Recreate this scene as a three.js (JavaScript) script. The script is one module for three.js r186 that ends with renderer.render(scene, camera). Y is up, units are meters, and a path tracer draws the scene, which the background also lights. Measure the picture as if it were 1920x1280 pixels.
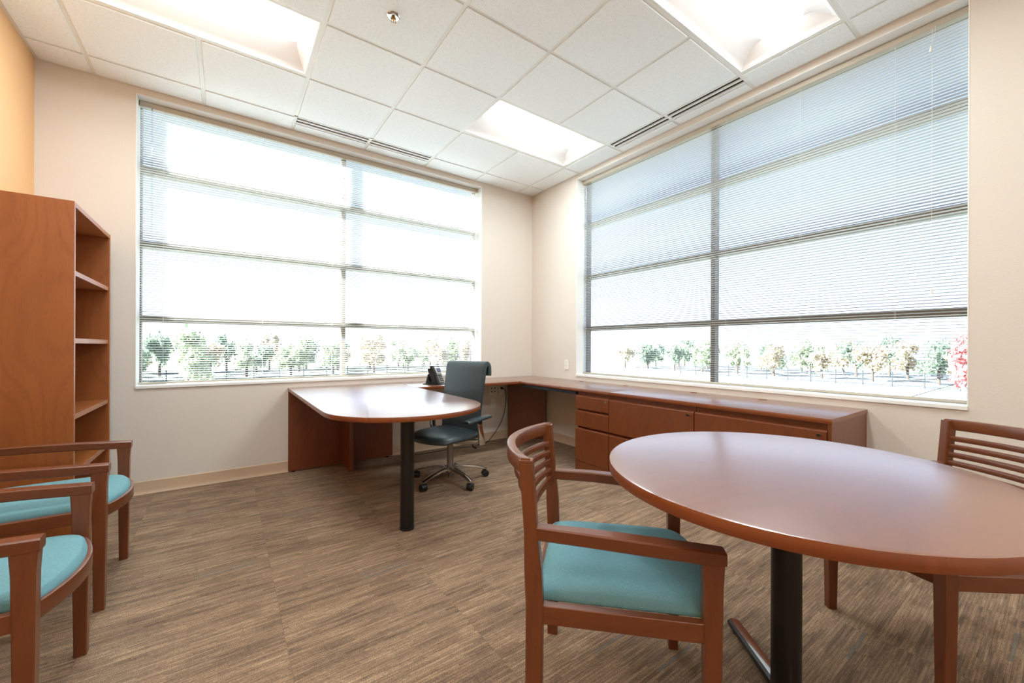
import * as THREE from 'three';
import { RoundedBoxGeometry } from 'three/addons/geometries/RoundedBoxGeometry.js';
import { mergeGeometries, mergeVertices, toCreasedNormals } from 'three/addons/utils/BufferGeometryUtils.js';
import { RectAreaLightUniformsLib } from 'three/addons/lights/RectAreaLightUniformsLib.js';

// ------------------------------------------------------------------ camera, sky, sun, exposure
const scene = new THREE.Scene();
const FOCAL = 762.25, PX = 19.49, PY = 9.17;                      // pixels in the 1920 x 1280 frame
const camera = new THREE.PerspectiveCamera(2 * Math.atan(640 / FOCAL) * 180 / Math.PI, 1920 / 1280, 0.05, 900);
camera.position.set(-3.148, 1.1094, 4.108);
camera.rotation.set(0, -0.63106, 0.00398, 'YXZ');
camera.setViewOffset(1920, 1280, -PX, -PY, 1920, 1280);           // shifted lens: verticals stay vertical
const renderer = new THREE.WebGLRenderer();
renderer.toneMapping = THREE.LinearToneMapping;
renderer.toneMappingExposure = 1.06;
renderer.shadowMap.enabled = true;
RectAreaLightUniformsLib.init();
const SUN_FROM = new THREE.Vector3(-1.62, 1.18, -1).normalize();    // low sun outside the back window, off to its left
const SKY = { horizon: [2.65, 2.85, 3.25], low: [0.58, 0.9, 1.6], zenith: [0.34, 0.66, 1.45], glow: 1.6 };   // clear hazy sky, radiance
{
  const W = 256, Hs = 128, px = new Float32Array(W * Hs * 4), d = new THREE.Vector3();
  for (let r = 0; r < Hs; r++) for (let c = 0; c < W; c++) {
    const el = ((r + 0.5) / Hs - 0.5) * Math.PI, az = ((c + 0.5) / W - 0.5) * 2 * Math.PI, e = Math.max(0, Math.sin(el));
    d.set(Math.cos(az) * Math.cos(el), Math.sin(el), Math.sin(az) * Math.cos(el));
    const glow = SKY.glow * Math.exp(-(1 - d.dot(SUN_FROM)) * 9), t1 = 1 - Math.exp(-e * 5), t2 = e * e;
    for (let k = 0; k < 3; k++) { const q = SKY.horizon[k] + (SKY.low[k] - SKY.horizon[k]) * t1; px[(r * W + c) * 4 + k] = q + (SKY.zenith[k] - q) * t2 + glow * [1, 0.95, 0.85][k]; }
    px[(r * W + c) * 4 + 3] = 1;
  }
  const t = new THREE.DataTexture(px, W, Hs, THREE.RGBAFormat, THREE.FloatType);
  t.mapping = THREE.EquirectangularReflectionMapping; t.magFilter = THREE.LinearFilter; t.wrapS = THREE.RepeatWrapping; t.needsUpdate = true;
  scene.background = t;
}
const sun = new THREE.DirectionalLight(new THREE.Color(0.85, 0.95, 1.0), 62);
sun.name = 'sun';
sun.position.copy(SUN_FROM).multiplyScalar(60).add(new THREE.Vector3(-2, 1, 2));
sun.target.position.set(-2, 1, 2);
sun.castShadow = true;
Object.assign(sun.shadow.camera, { left: -40, right: 40, top: 40, bottom: -40, near: 1, far: 260 });
sun.shadow.mapSize.set(2048, 2048);
scene.add(sun, sun.target);
const LAMP = { color: new THREE.Color(0.84, 0.945, 1.0), lens: 5, area: 35 };   // ceiling troffers

// ------------------------------------------------------------------ room measures (metres)
const H = 3.017, XL = -4.18, ZF = 6.0, T = 0.6096, GX = -1.4597, GZ = 1.480;
const WALL = 0.225;
const WA = { x0: -3.685, x1: -0.74, y0: 0.784, y1: 2.966 };        // window opening in the back wall
const WB = { z0: 0.815, z1: 3.766, y0: 0.784, y1: 2.966 };         // window opening in the right wall
const DESK = 0.737, TOP = 0.028;

// ------------------------------------------------------------------ helpers
let seed = 7;
const rnd = () => { seed = (seed * 1664525 + 1013904223) >>> 0; return seed / 4294967296; };
const rr = (a, b) => a + (b - a) * rnd();
const V = (x, y, z) => new THREE.Vector3(x, y, z);
const used = {};
const numbered = (n) => { used[n] = (used[n] ?? -1) + 1; return used[n] ? n + '_' + String(used[n]).padStart(3, '0') : n; };
function shade(o) { o.traverse((c) => { if (c.isMesh) { c.castShadow = true; c.receiveShadow = true; } }); return o; }
function thing(name, label, category, [x, y, z] = [0, 0, 0], turn = 0, group) {
  const o = new THREE.Group(); o.name = numbered(name); scene.add(o);
  o.position.set(x, y, z); o.rotation.y = turn; o.userData = { label, category };
  if (group) o.userData.group = group;
  return o;
}
function part(name, geo, mat, parent, label) {
  const m = new THREE.Mesh(geo, mat); m.name = name; m.castShadow = m.receiveShadow = true;
  if (label) m.userData.label = label;
  parent.add(m); return m;
}
function single(name, geo, mat, label, category, group) {
  const m = new THREE.Mesh(geo, mat); m.name = numbered(name); m.castShadow = m.receiveShadow = true; scene.add(m);
  m.userData = { label, category }; if (group) m.userData.group = group; return m;
}
function struct(name, label, category) {
  const o = new THREE.Group(); o.name = name; scene.add(o); o.userData = { kind: 'structure', label, category }; return o;
}
function clone(src, label, [x, y, z], turn, group) {
  const c = src.clone(); c.name = numbered(src.name.replace(/_\d{3}$/, '')); scene.add(c);
  c.position.set(x, y, z); c.rotation.y = turn; c.userData = { ...src.userData, label }; if (group) c.userData.group = group; return c;
}
// uv in metres, v running along the grain axis ('x' | 'y' | 'z'); ou/ov shift the pattern
function uvBox(g, grain = 'y', ou = 0, ov = 0) {
  const p = g.attributes.position, n = g.attributes.normal, uv = new Float32Array(p.count * 2), A = ['x', 'y', 'z'];
  for (let i = 0; i < p.count; i++) {
    const c = [p.getX(i), p.getY(i), p.getZ(i)], a = [Math.abs(n.getX(i)), Math.abs(n.getY(i)), Math.abs(n.getZ(i))];
    const ax = a[0] >= a[1] && a[0] >= a[2] ? 0 : a[1] >= a[2] ? 1 : 2;
    const plane = [0, 1, 2].filter((k) => k !== ax); let gi = A.indexOf(grain); if (!plane.includes(gi)) gi = plane[1];
    const oi = plane.find((k) => k !== gi);
    uv[i * 2] = c[oi] + ou + (ax === 1 ? 0.37 : ax === 2 ? 0.71 : 0); uv[i * 2 + 1] = c[gi] + ov;
  }
  g.setAttribute('uv', new THREE.BufferAttribute(uv, 2)); return g;
}
const ni = (g) => (g.index ? g.toNonIndexed() : g);
const merge = (list) => mergeGeometries(list.map((g) => { const c = ni(g); for (const k of Object.keys(c.attributes)) if (!['position', 'normal', 'uv'].includes(k)) c.deleteAttribute(k); if (!c.attributes.uv) uvBox(c); return c; }));
const at = (g, x, y, z) => g.translate(x, y, z);
// box by its corners, edges rounded by r
function box(x0, x1, y0, y1, z0, z1, r = 0.002, grain = 'y', ou = 0, ov = 0) {
  const w = x1 - x0, h = y1 - y0, d = z1 - z0;
  const g = r > 0 ? new RoundedBoxGeometry(w, h, d, 1, Math.min(r, w / 2.01, h / 2.01, d / 2.01)) : new THREE.BoxGeometry(w, h, d);
  g.translate((x0 + x1) / 2, (y0 + y1) / 2, (z0 + z1) / 2);
  return uvBox(g, grain, ou, ov);
}
// a bar lofted through chamfered rectangles: each section [centre, halfU, halfV, chamfer 0..1]
function loft(secs, crease = 0.6, grain = 'y') {
  const pos = [], idx = [], N = 8;
  for (const [c, u, v, k = 0.2] of secs) {
    for (const [a, b] of [[1, 1 - k], [1 - k, 1], [k - 1, 1], [-1, 1 - k], [-1, k - 1], [k - 1, -1], [1 - k, -1], [1, k - 1]])
      pos.push(c.x + u.x * a + v.x * b, c.y + u.y * a + v.y * b, c.z + u.z * a + v.z * b);
  }
  const d = secs[secs.length - 1][0].clone().sub(secs[0][0]), flip = V(0, 0, 0).crossVectors(secs[0][1], secs[0][2]).dot(d) < 0;
  const tri = (a, b, c) => (flip ? idx.push(a, c, b) : idx.push(a, b, c));
  for (let s = 0; s + 1 < secs.length; s++) for (let i = 0; i < N; i++) {
    const a = s * N + i, b = s * N + (i + 1) % N; tri(a, b, b + N); tri(a, b + N, a + N);
  }
  const L = (secs.length - 1) * N;
  for (let i = 1; i < N - 1; i++) { tri(0, i + 1, i); tri(L, L + i, L + i + 1); }
  const g = new THREE.BufferGeometry(); g.setAttribute('position', new THREE.Float32BufferAttribute(pos, 3)); g.setIndex(idx); g.computeVertexNormals();
  return uvBox(toCreasedNormals(g, crease), grain);
}
// a vertical post through [x, y, z, width, depth] stations
const post = (st, k = 0.16, grain = 'y') => loft(st.map(([x, y, z, w, d]) => [V(x, y, z), V(w / 2, 0, 0), V(0, 0, d / 2), k]), 0.6, grain);
// upholstered cushion: domed top over a rounded plan that bows forward; base at y = 0
function cushion(w, d, h, { bow = 0, side = 0, n = 4, m = 3, seg = 18, back = 1, drop = 0, round = 0 } = {}) {
  const pos = [], idx = [], S = seg + 1, e = (i) => Math.sin((i / seg - 0.5) * Math.PI);
  const pt = (s, t) => [s * Math.sqrt(1 - round * t * t) * w / 2 * (t < 0 ? 1 + (back - 1) * -t : 1) * (1 + side * (1 - t * t)), t * Math.sqrt(1 - round * s * s) * d / 2 + (t > 0 ? bow * t * (1 - s * s) : 0)];
  for (let j = 0; j < S; j++) for (let i = 0; i < S; i++) {
    const s = e(i), t = e(j), [x, z] = pt(s, t), f = Math.pow(Math.max(0, (1 - Math.abs(s) ** n) * (1 - Math.abs(t) ** n)), 1 / m);
    pos.push(x, h * f - drop * Math.max(0, t) ** 3, z);
  }
  for (let j = 0; j < S; j++) for (let i = 0; i < S; i++) { const [x, z] = pt(e(i), e(j)); pos.push(x * 0.985, -0.004 - drop * Math.max(0, e(j)) ** 3, z * 0.985); }
  const q = S * S;
  for (let j = 0; j < seg; j++) for (let i = 0; i < seg; i++) {
    const a = j * S + i, b = a + 1, c = a + S, f = c + 1; idx.push(a, c, b, b, c, f, q + a, q + b, q + c, q + b, q + f, q + c);
  }
  const rim = (a, b) => idx.push(a, b, q + a, b, q + b, q + a);
  for (let i = 0; i < seg; i++) { rim(i, i + 1); rim(seg * S + i + 1, seg * S + i); rim((i + 1) * S, i * S); rim(i * S + seg, (i + 1) * S + seg); }
  const g = new THREE.BufferGeometry(); g.setAttribute('position', new THREE.Float32BufferAttribute(pos, 3)); g.setIndex(idx);
  g.computeVertexNormals(); return uvBox(g, 'z');
}
// a flat outline in plan (x, z points) given a thickness, edges softened
function slab(pts, y0, y1, bevel = 0.003, grain = 'z', curveSeg = 8) {
  const s = new THREE.Shape(pts.map(([x, z]) => new THREE.Vector2(x, -z)));
  const g = new THREE.ExtrudeGeometry(s, { depth: y1 - y0 - 2 * bevel, bevelEnabled: bevel > 0, bevelThickness: bevel, bevelSize: bevel, bevelOffset: -bevel, bevelSegments: 2, curveSegments: curveSeg });
  g.rotateX(-Math.PI / 2); g.translate(0, y0 + bevel, 0);
  return uvBox(toCreasedNormals(g, 0.7), grain);
}
const arcPts = (cx, cz, r, a0, a1, n) => Array.from({ length: n + 1 }, (_, i) => { const a = a0 + (a1 - a0) * i / n; return [cx + r * Math.cos(a), cz + r * Math.sin(a)]; });
const cyl = (r0, r1, h, seg = 20, open = false) => new THREE.CylinderGeometry(r1, r0, h, seg, 1, open);
const tube = (pts, r, seg = 24, rad = 6) => new THREE.TubeGeometry(new THREE.CatmullRomCurve3(pts.map((p) => V(...p))), seg, r, rad);

// ------------------------------------------------------------------ textures
const hash = (x, y, s) => { let h = (x * 374761393 + y * 668265263 + s * 2147483647) | 0; h = Math.imul(h ^ (h >>> 13), 1274126177); return ((h ^ (h >>> 16)) >>> 0) / 4294967296; };
function noise(x, y, px, py, s) {                                   // value noise that repeats after px, py cells
  const x0 = Math.floor(x), y0 = Math.floor(y), fx = x - x0, fy = y - y0, m = (a, b) => ((a % b) + b) % b;
  const u = fx * fx * (3 - 2 * fx), v = fy * fy * (3 - 2 * fy);
  const A = hash(m(x0, px), m(y0, py), s), B = hash(m(x0 + 1, px), m(y0, py), s), C = hash(m(x0, px), m(y0 + 1, py), s), D = hash(m(x0 + 1, px), m(y0 + 1, py), s);
  return (A + (B - A) * u) * (1 - v) + (C + (D - C) * u) * v;
}
function makeTex(W, Hh, f, { srgb = true, sx = 1, sy = 1 } = {}) {
  const data = new Uint8Array(W * Hh * 4);
  for (let y = 0; y < Hh; y++) for (let x = 0; x < W; x++) {
    const c = f(x / W, y / Hh, x, y), o = (y * W + x) * 4;
    data[o] = c[0]; data[o + 1] = c[1]; data[o + 2] = c[2]; data[o + 3] = 255;
  }
  const t = new THREE.DataTexture(data, W, Hh); t.wrapS = t.wrapT = THREE.RepeatWrapping; t.magFilter = THREE.LinearFilter; t.minFilter = THREE.LinearMipmapLinearFilter; t.generateMipmaps = true;
  if (srgb) t.colorSpace = THREE.SRGBColorSpace; t.repeat.set(1 / sx, 1 / sy); t.needsUpdate = true; return t;
}
const mix3 = (a, b, t) => [0, 1, 2].map((k) => Math.max(0, Math.min(255, a[k] + (b[k] - a[k]) * t)));
// cherry veneer: long cathedral figure, fine pores along v
function woodTex(dark, mid, light, sd) {
  return makeTex(512, 1024, (u, v) => {
    const warp = noise(u * 3, v * 2, 3, 2, sd) * 1.7 + noise(u * 6, v * 5, 6, 5, sd + 1) * 0.5;
    const ring = 0.5 + 0.5 * Math.sin((u * 9 + 2.2 * warp) * Math.PI * 2);
    const fine = noise(u * 170, v * 9, 170, 9, sd + 2), pore = noise(u * 256, v * 40, 256, 40, sd + 3), band = noise(u * 9, v * 1, 9, 1, sd + 4);
    let c = mix3(mid, light, 0.55 * band + 0.25 * fine);
    c = mix3(c, dark, 0.13 * Math.pow(ring, 4) + (pore > 0.78 ? 0.13 : 0) + 0.08 * fine);
    return c;
  }, { sx: 0.62, sy: 1.24 });
}
const veneerTex = woodTex([102, 50, 18], [152, 84, 36], [167, 97, 45], 11);
const solidTex = woodTex([84, 42, 16], [127, 70, 31], [146, 86, 42], 31);
const carpetTex = makeTex(1024, 1024, (u, v, x, y) => {
  const streak = (rows, n, sd) => { const row = Math.floor(v * rows), k = Math.floor((u + hash(row, 3, sd)) * n) % n; return hash(row, k, sd + 9); };
  const a = streak(104, 5, 40), b = streak(208, 13, 60), fine = streak(312, 24, 80), patch = streak(13, 5, 91);
  const wave = noise(u * 9, v * 14, 9, 14, 5), grain = hash(x, y, 77), groove = Math.pow(0.5 + 0.5 * Math.cos(v * 104 * Math.PI * 2), 3);
  const t = 0.5 + 0.27 * (a - 0.5) + 0.26 * (b - 0.5) + 0.16 * (fine - 0.5) + 0.13 * (patch - 0.5) + 0.14 * (wave - 0.5) - 0.16 * groove * (0.3 + b);
  let col = t < 0.5 ? mix3([92, 74, 60], [150, 122, 96], Math.max(0, t) * 2) : mix3([150, 122, 96], [206, 174, 140], Math.min(1, t * 2 - 1));
  if (a > 0.985) col = mix3(col, [96, 100, 106], 0.5);
  return col.map((q) => Math.max(0, Math.min(255, q * (0.72 + 0.50 * grain))));
}, { sx: 1.22, sy: 1.22 });
const carpetBump = makeTex(512, 512, (u, v, x, y) => { const q = 255 * (0.45 * (0.5 + 0.5 * Math.sin(v * 150 * Math.PI * 2)) + 0.55 * hash(x, y, 3)); return [q, q, q]; }, { srgb: false, sx: 0.61, sy: 0.61 });
const tileTex = makeTex(512, 512, (u, v, x, y) => {
  const g = hash(x, y, 8), p = noise(u * 128, v * 128, 128, 128, 9), q = noise(u * 220, v * 220, 220, 220, 12);
  const pit = p * 0.6 + q * 0.4 > 0.72 ? 0.92 : 1; return [250, 252, 249].map((c) => c * pit * (0.965 + 0.035 * g));
}, { sx: 0.4, sy: 0.4 });
const tileBump = makeTex(512, 512, (u, v) => { const q = 255 * (noise(u * 128, v * 128, 128, 128, 9) * 0.6 + noise(u * 220, v * 220, 220, 220, 12) * 0.4 > 0.72 ? 0.2 : 0.8); return [q, q, q]; }, { srgb: false, sx: 0.4, sy: 0.4 });
const weaveBump = makeTex(256, 256, (u, v, x, y) => { const q = 255 * (0.5 + 0.25 * Math.sin(u * 64 * 6.2832) * Math.sin(v * 64 * 6.2832) + 0.25 * (hash(x, y, 4) - 0.5)); return [q, q, q]; }, { srgb: false, sx: 0.12, sy: 0.12 });
const weaveTex = makeTex(256, 256, (u, v, x, y) => mix3([94, 141, 149], [117, 163, 170], 0.5 * hash(x, y, 6) + 0.5 * noise(u * 40, v * 40, 40, 40, 2)), { sx: 0.12, sy: 0.12 });
const paintBump = makeTex(256, 256, (u, v) => { const q = 255 * (0.6 * noise(u * 60, v * 60, 60, 60, 1) + 0.4 * noise(u * 120, v * 120, 120, 120, 2)); return [q, q, q]; }, { srgb: false, sx: 0.3, sy: 0.3 });
const leatherBump = makeTex(256, 256, (u, v) => { const q = 255 * (0.5 * noise(u * 90, v * 90, 90, 90, 1) + 0.5 * noise(u * 50, v * 50, 50, 50, 2)); return [q, q, q]; }, { srgb: false, sx: 0.2, sy: 0.2 });

// ------------------------------------------------------------------ materials
const std = (o) => new THREE.MeshStandardMaterial(o), phys = (o) => new THREE.MeshPhysicalMaterial(o);
const M = {
  wall: std({ color: '#e0d5c8', roughness: 0.75, bumpMap: paintBump, bumpScale: 0.0003 }),
  orange: std({ color: '#eebb86', roughness: 0.75, bumpMap: paintBump, bumpScale: 0.0003 }),
  white: std({ color: '#f2f0ea', roughness: 0.55 }),
  base: std({ color: '#cfb293', roughness: 0.6 }),
  tile: std({ map: tileTex, roughness: 0.95, bumpMap: tileBump, bumpScale: 0.0012 }),
  tee: std({ color: '#eceae2', roughness: 0.5 }),
  slabs: std({ color: '#8d8a84', roughness: 0.9 }),
  carpet: std({ map: carpetTex, roughness: 1, bumpMap: carpetBump, bumpScale: 0.002 }),
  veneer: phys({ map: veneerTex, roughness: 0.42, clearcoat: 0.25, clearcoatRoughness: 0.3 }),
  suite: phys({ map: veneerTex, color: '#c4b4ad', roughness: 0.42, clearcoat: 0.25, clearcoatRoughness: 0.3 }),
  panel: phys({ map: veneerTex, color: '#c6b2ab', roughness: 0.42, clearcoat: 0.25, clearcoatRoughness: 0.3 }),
  top: phys({ map: veneerTex, color: '#c9b2a8', roughness: 0.285, ior: 2.4, clearcoat: 1, clearcoatRoughness: 0.28 }),
  solid: phys({ map: solidTex, color: '#dac8be', roughness: 0.36, clearcoat: 0.35, clearcoatRoughness: 0.29 }),
  edge: phys({ map: solidTex, color: '#ffe4c6', roughness: 0.35, clearcoat: 0.3, clearcoatRoughness: 0.25 }),
  teal: phys({ map: weaveTex, roughness: 0.85, sheen: 0.3, sheenRoughness: 0.5, sheenColor: new THREE.Color('#a8c8c8'), bumpMap: weaveBump, bumpScale: 0.0006 }),
  black: std({ color: '#1c1a19', roughness: 0.45 }),
  postBlack: std({ color: '#211d1a', roughness: 0.38, metalness: 0.3 }),
  leather: phys({ color: '#2f393a', roughness: 0.36, bumpMap: leatherBump, bumpScale: 0.0005 }),
  chrome: std({ color: '#d9d9d9', roughness: 0.12, metalness: 1 }),
  satin: std({ color: '#b3b0aa', roughness: 0.35, metalness: 0.9 }),
  alu: std({ color: '#8f8b84', roughness: 0.45, metalness: 0.8 }),
  grey: std({ color: '#7d8084', roughness: 0.5 }),
  phoneGrey: std({ color: '#a3a29c', roughness: 0.45 }),
  dark: std({ color: '#15171c', roughness: 0.7 }),
  slat: std({ color: '#e6e7e4', roughness: 0.42 }),
  rail: std({ color: '#bfb4a2', roughness: 0.45 }),
  frame: std({ color: '#7f7466', roughness: 0.45, metalness: 0.2 }),
  cord: std({ color: '#efece2', roughness: 0.8 }),
  glass: phys({ color: '#f3f8fb', transmission: 1, thickness: 0, roughness: 0, ior: 1.5, specularIntensity: 0.1 }),
  wand: phys({ color: '#f2f6f6', transmission: 1, thickness: 0.006, roughness: 0.05, ior: 1.49 }),
  plate: std({ color: '#efe9dd', roughness: 0.4 }),
  brass: std({ color: '#b98a4c', roughness: 0.3, metalness: 1 }),
  reflector: std({ color: '#f7f2ee', roughness: 0.5 }),
  lens: std({ color: '#ffffff', roughness: 0.6, emissive: LAMP.color, emissiveIntensity: LAMP.lens }),
  masonry: std({ color: '#b3a695', roughness: 0.9 }),
  asphalt: std({ color: '#76756f', roughness: 0.95 }),
  grass: std({ color: '#696a58', roughness: 1 }),
  leafA: phys({ color: '#a3ab86', roughness: 1, transmission: 0.55, thickness: 0 }), leafB: phys({ color: '#8b987e', roughness: 1, transmission: 0.55, thickness: 0 }), leafC: phys({ color: '#bbaa8c', roughness: 1, transmission: 0.55, thickness: 0 }), leafR: phys({ color: '#c47f7a', roughness: 1, transmission: 0.55, thickness: 0 }),
  bark: std({ color: '#5b4a3c', roughness: 1 }),
  screen: std({ color: '#5a6a86', roughness: 0.2 }),
};

// ------------------------------------------------------------------ room shell
function wallWithHole(a0, a1, y0, y1, h) {                          // outline along a, hole {a0,a1,y0,y1}; thickness WALL towards +depth
  const s = new THREE.Shape([[a0, y0], [a1, y0], [a1, y1], [a0, y1]].map(([x, y]) => new THREE.Vector2(x, y)));
  s.holes.push(new THREE.Path([[h[0], h[2]], [h[0], h[3]], [h[1], h[3]], [h[1], h[2]]].map(([x, y]) => new THREE.Vector2(x, y))));
  return new THREE.ExtrudeGeometry(s, { depth: WALL, bevelEnabled: false });
}
{
  const w = struct('wall_back', 'cream painted wall with the sunlit blind window above the desk', 'wall');
  part('plaster', uvBox(at(wallWithHole(XL - 0.2, WALL, -0.2, 3.5, [WA.x0, WA.x1, WA.y0, WA.y1]), 0, 0, -WALL), 'y'), M.wall, w);
  const r = struct('wall_right', 'cream painted wall with the shaded blind window above the credenza', 'wall');
  const g = wallWithHole(-ZF - 0.2, 0, -0.2, 3.5, [-WB.z1, -WB.z0, WB.y0, WB.y1]); g.rotateY(Math.PI / 2);
  part('plaster', uvBox(g, 'y'), M.wall, r);
  const l = struct('wall_left', 'orange painted accent wall behind the bookcase', 'wall');
  part('plaster', box(XL - 0.2, XL, -0.2, 3.5, 0, ZF + 0.2, 0), M.orange, l);
  const f = struct('wall_front', 'cream painted wall facing the windows', 'wall');
  part('plaster', box(XL, 0, -0.2, 3.5, ZF, ZF + 0.2, 0), M.wall, f);
}
// the rest of the two-storey building around this corner office; it shades the ground outside the right-hand window
{
  const b = struct('wall_outside', 'outer walls of the building around and below the office', 'building');
  const FX0 = -26, FZ1 = 26;
  part('lower_storey', box(FX0, WALL, -3.9, -0.2, -WALL, FZ1, 0), M.masonry, b);
  part('neighbour_rooms', box(FX0, XL - 0.2, -0.2, 3.5, -WALL, FZ1, 0), M.masonry, b);
  part('neighbour_rooms', box(XL - 0.2, WALL, -0.2, 3.5, ZF + 0.2, FZ1, 0), M.masonry, b);
  part('parapet', box(FX0, WALL, 3.5, 4.3, -WALL, FZ1, 0), M.masonry, b);
}
// baseboards
{
  const prof = (len) => {                                           // vinyl cove base, runs along x, face towards +z
    const s = new THREE.Shape([[0, 0], [0.016, 0], [0.009, 0.012], [0.006, 0.03], [0.006, 0.09], [0.002, 0.096], [0, 0.096]].map(([a, b]) => new THREE.Vector2(a, b)));
    const g = new THREE.ExtrudeGeometry(s, { depth: len, bevelEnabled: false }); g.rotateY(-Math.PI / 2); g.translate(len, 0, 0); return uvBox(toCreasedNormals(g, 0.5), 'x');
  };
  const b = struct('baseboard_back', 'beige vinyl baseboard below the sunlit window', 'baseboard');
  part('cove_base', at(prof(-XL), XL, 0, 0), M.base, b);
  const r = struct('baseboard_right', 'beige vinyl baseboard below the shaded window', 'baseboard');
  const g = prof(ZF); g.rotateY(-Math.PI / 2); part('cove_base', g, M.base, r);
  const l = struct('baseboard_left', 'beige vinyl baseboard on the orange wall', 'baseboard');
  const g2 = prof(ZF); g2.rotateY(Math.PI / 2); g2.translate(XL, 0, ZF); part('cove_base', g2, M.base, l);
}
// floor: carpet tiles laid on a slab, streaks along x
{
  const f = struct('floor', 'brown streaked carpet tile floor', 'floor');
  part('slab', box(XL - 0.2, WALL, -0.2, -0.007, -WALL, ZF + 0.2, 0), M.slabs, f);
  const C = 0.6096, variants = [];
  const tileGeo = (x0, x1, z0, z1, k) => {
    const g = new THREE.BoxGeometry(x1 - x0 - 0.0006, 0.007, z1 - z0 - 0.0006).translate((x0 + x1) / 2, -0.0035, (z0 + z1) / 2);
    const p = g.attributes.position, uv = new Float32Array(p.count * 2);
    for (let i = 0; i < p.count; i++) { uv[i * 2] = p.getX(i) - x0 + variants[k][0]; uv[i * 2 + 1] = p.getZ(i) - z0 + variants[k][1]; }
    g.setAttribute('uv', new THREE.BufferAttribute(uv, 2)); return g;
  };
  for (let k = 0; k < 24; k++) variants.push([rr(0, 1.2), rr(0, 1.2)]);
  for (let x = XL; x < -0.001; x += C) for (let z = 0; z < ZF - 0.001; z += C)
    part('carpet_tile', tileGeo(x, Math.min(x + C, 0), z, Math.min(z + C, ZF), Math.floor(rnd() * 24)), M.carpet, f);
}
// ceiling: tegular tiles in a T-bar grid
const GXS = [XL, ...[-4, -3, -2, -1, 0, 1, 2].map((i) => GX + i * T), 0], GZS = [0, ...[-2, -1, 0, 1, 2, 3, 4, 5].map((j) => GZ + j * T), ZF];
const TROFFERS = [[1, 2], [5, 2], [5, 5], [1, 5], [1, 8], [5, 8]];                  // column and row of the first of two cells
const inTroffer = (i, j) => TROFFERS.findIndex(([a, b]) => (i === a || i === a + 1) && j === b);
const SLOT = 0.122;                                                 // width of the linear diffusers
{
  const c = struct('ceiling', 'white suspended ceiling of square mineral tiles', 'ceiling');
  part('deck', box(XL - 0.2, WALL, 3.3, 3.5, -WALL, ZF + 0.2, 0), M.slabs, c);
  const cache = {};
  const tile = (x0, x1, z0, z1) => {
    const key = [(x1 - x0).toFixed(3), (z1 - z0).toFixed(3)].join();
    const w = x1 - x0, d = z1 - z0;
    cache[key] ??= uvBox(new RoundedBoxGeometry(w, 0.018, d, 1, 0.0025), 'z');
    const m = part('ceiling_tile', cache[key], M.tile, c); m.position.set((x0 + x1) / 2, H + 0.002, (z0 + z1) / 2);
  };
  const g = 0.0125, e = 0.021;
  for (let i = 0; i + 1 < GXS.length; i++) for (let j = 0; j + 1 < GZS.length; j++) {
    if (inTroffer(i, j) >= 0) continue;
    let x0 = GXS[i] + (i ? g : e), x1 = GXS[i + 1] - (i + 2 < GXS.length ? g : e), z0 = GZS[j] + (j ? g : e), z1 = GZS[j + 1] - (j + 2 < GZS.length ? g : e);
    if (j === 0 && (i === 3 || i === 4)) z1 = GZS[1] - SLOT - 0.004;
    if (i === 7 && (j === 3 || j === 4)) x0 = GXS[7] + SLOT + 0.004;
    tile(x0, x1, z0, z1);
  }
  const bars = {};
  const bar = (x0, x1, z0, z1, name = 't_bar') => {
    const key = [(x1 - x0).toFixed(3), (z1 - z0).toFixed(3)].join();
    bars[key] ??= new THREE.BoxGeometry(x1 - x0, 0.012, z1 - z0);
    part(name, bars[key], M.tee, c).position.set((x0 + x1) / 2, H + 0.006, (z0 + z1) / 2);
  };
  for (let i = 1; i + 1 < GXS.length; i++) for (let j = 0; j + 1 < GZS.length; j++)
    if (!(inTroffer(i, j) >= 0 && inTroffer(i - 1, j) === inTroffer(i, j))) bar(GXS[i] - 0.012, GXS[i] + 0.012, GZS[j] + 0.012, GZS[j + 1] - 0.012);
  for (let j = 1; j + 1 < GZS.length; j++) for (let i = 0; i + 1 < GXS.length; i++) {
    if (i === 3 || i === 4 ? j === 1 : false) continue;
    bar(GXS[i] + (i ? -0.012 : 0), GXS[i + 1] - 0.012, GZS[j] - 0.012, GZS[j] + 0.012);
  }
  bar(XL, 0, 0.0, 0.022, 'wall_angle'); bar(XL, 0, ZF - 0.022, ZF, 'wall_angle'); bar(XL, XL + 0.022, 0.022, ZF - 0.022, 'wall_angle'); bar(-0.022, 0, 0.022, ZF - 0.022, 'wall_angle');
}
// window sills and white returns
{
  const lining = (o, L, put) => { for (const g of [box(0, L, WA.y1 - 0.004, WA.y1 + 0.001, -0.150, 0.0015, 0), box(-0.001, 0.004, WA.y0 + 0.02, WA.y1 - 0.004, -0.150, 0.0015, 0), box(L - 0.004, L + 0.001, WA.y0 + 0.02, WA.y1 - 0.004, -0.150, 0.0015, 0)]) part('window_return', put(g), M.white, o); };
  lining(struct('trim_3', 'white painted returns around the sunlit window', 'trim'), WA.x1 - WA.x0, (g) => g.translate(WA.x0, 0, 0));
  lining(struct('trim_4', 'white painted returns around the shaded window', 'trim'), WB.z1 - WB.z0, (g) => g.rotateY(-Math.PI / 2).translate(0, 0, WB.z0));
  const a = struct('trim_1', 'white window sill board under the sunlit blind', 'trim');
  part('sill_board', box(WA.x0, WA.x1, WA.y0 - 0.002, WA.y0 + 0.022, -0.150, 0.012, 0.004), M.white, a);
  const b = struct('trim_2', 'white window sill board under the shaded blind', 'trim');
  part('sill_board', box(-0.012, 0.150, WB.y0 - 0.002, WB.y0 + 0.022, WB.z0, WB.z1, 0.004), M.white, b);
}
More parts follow.
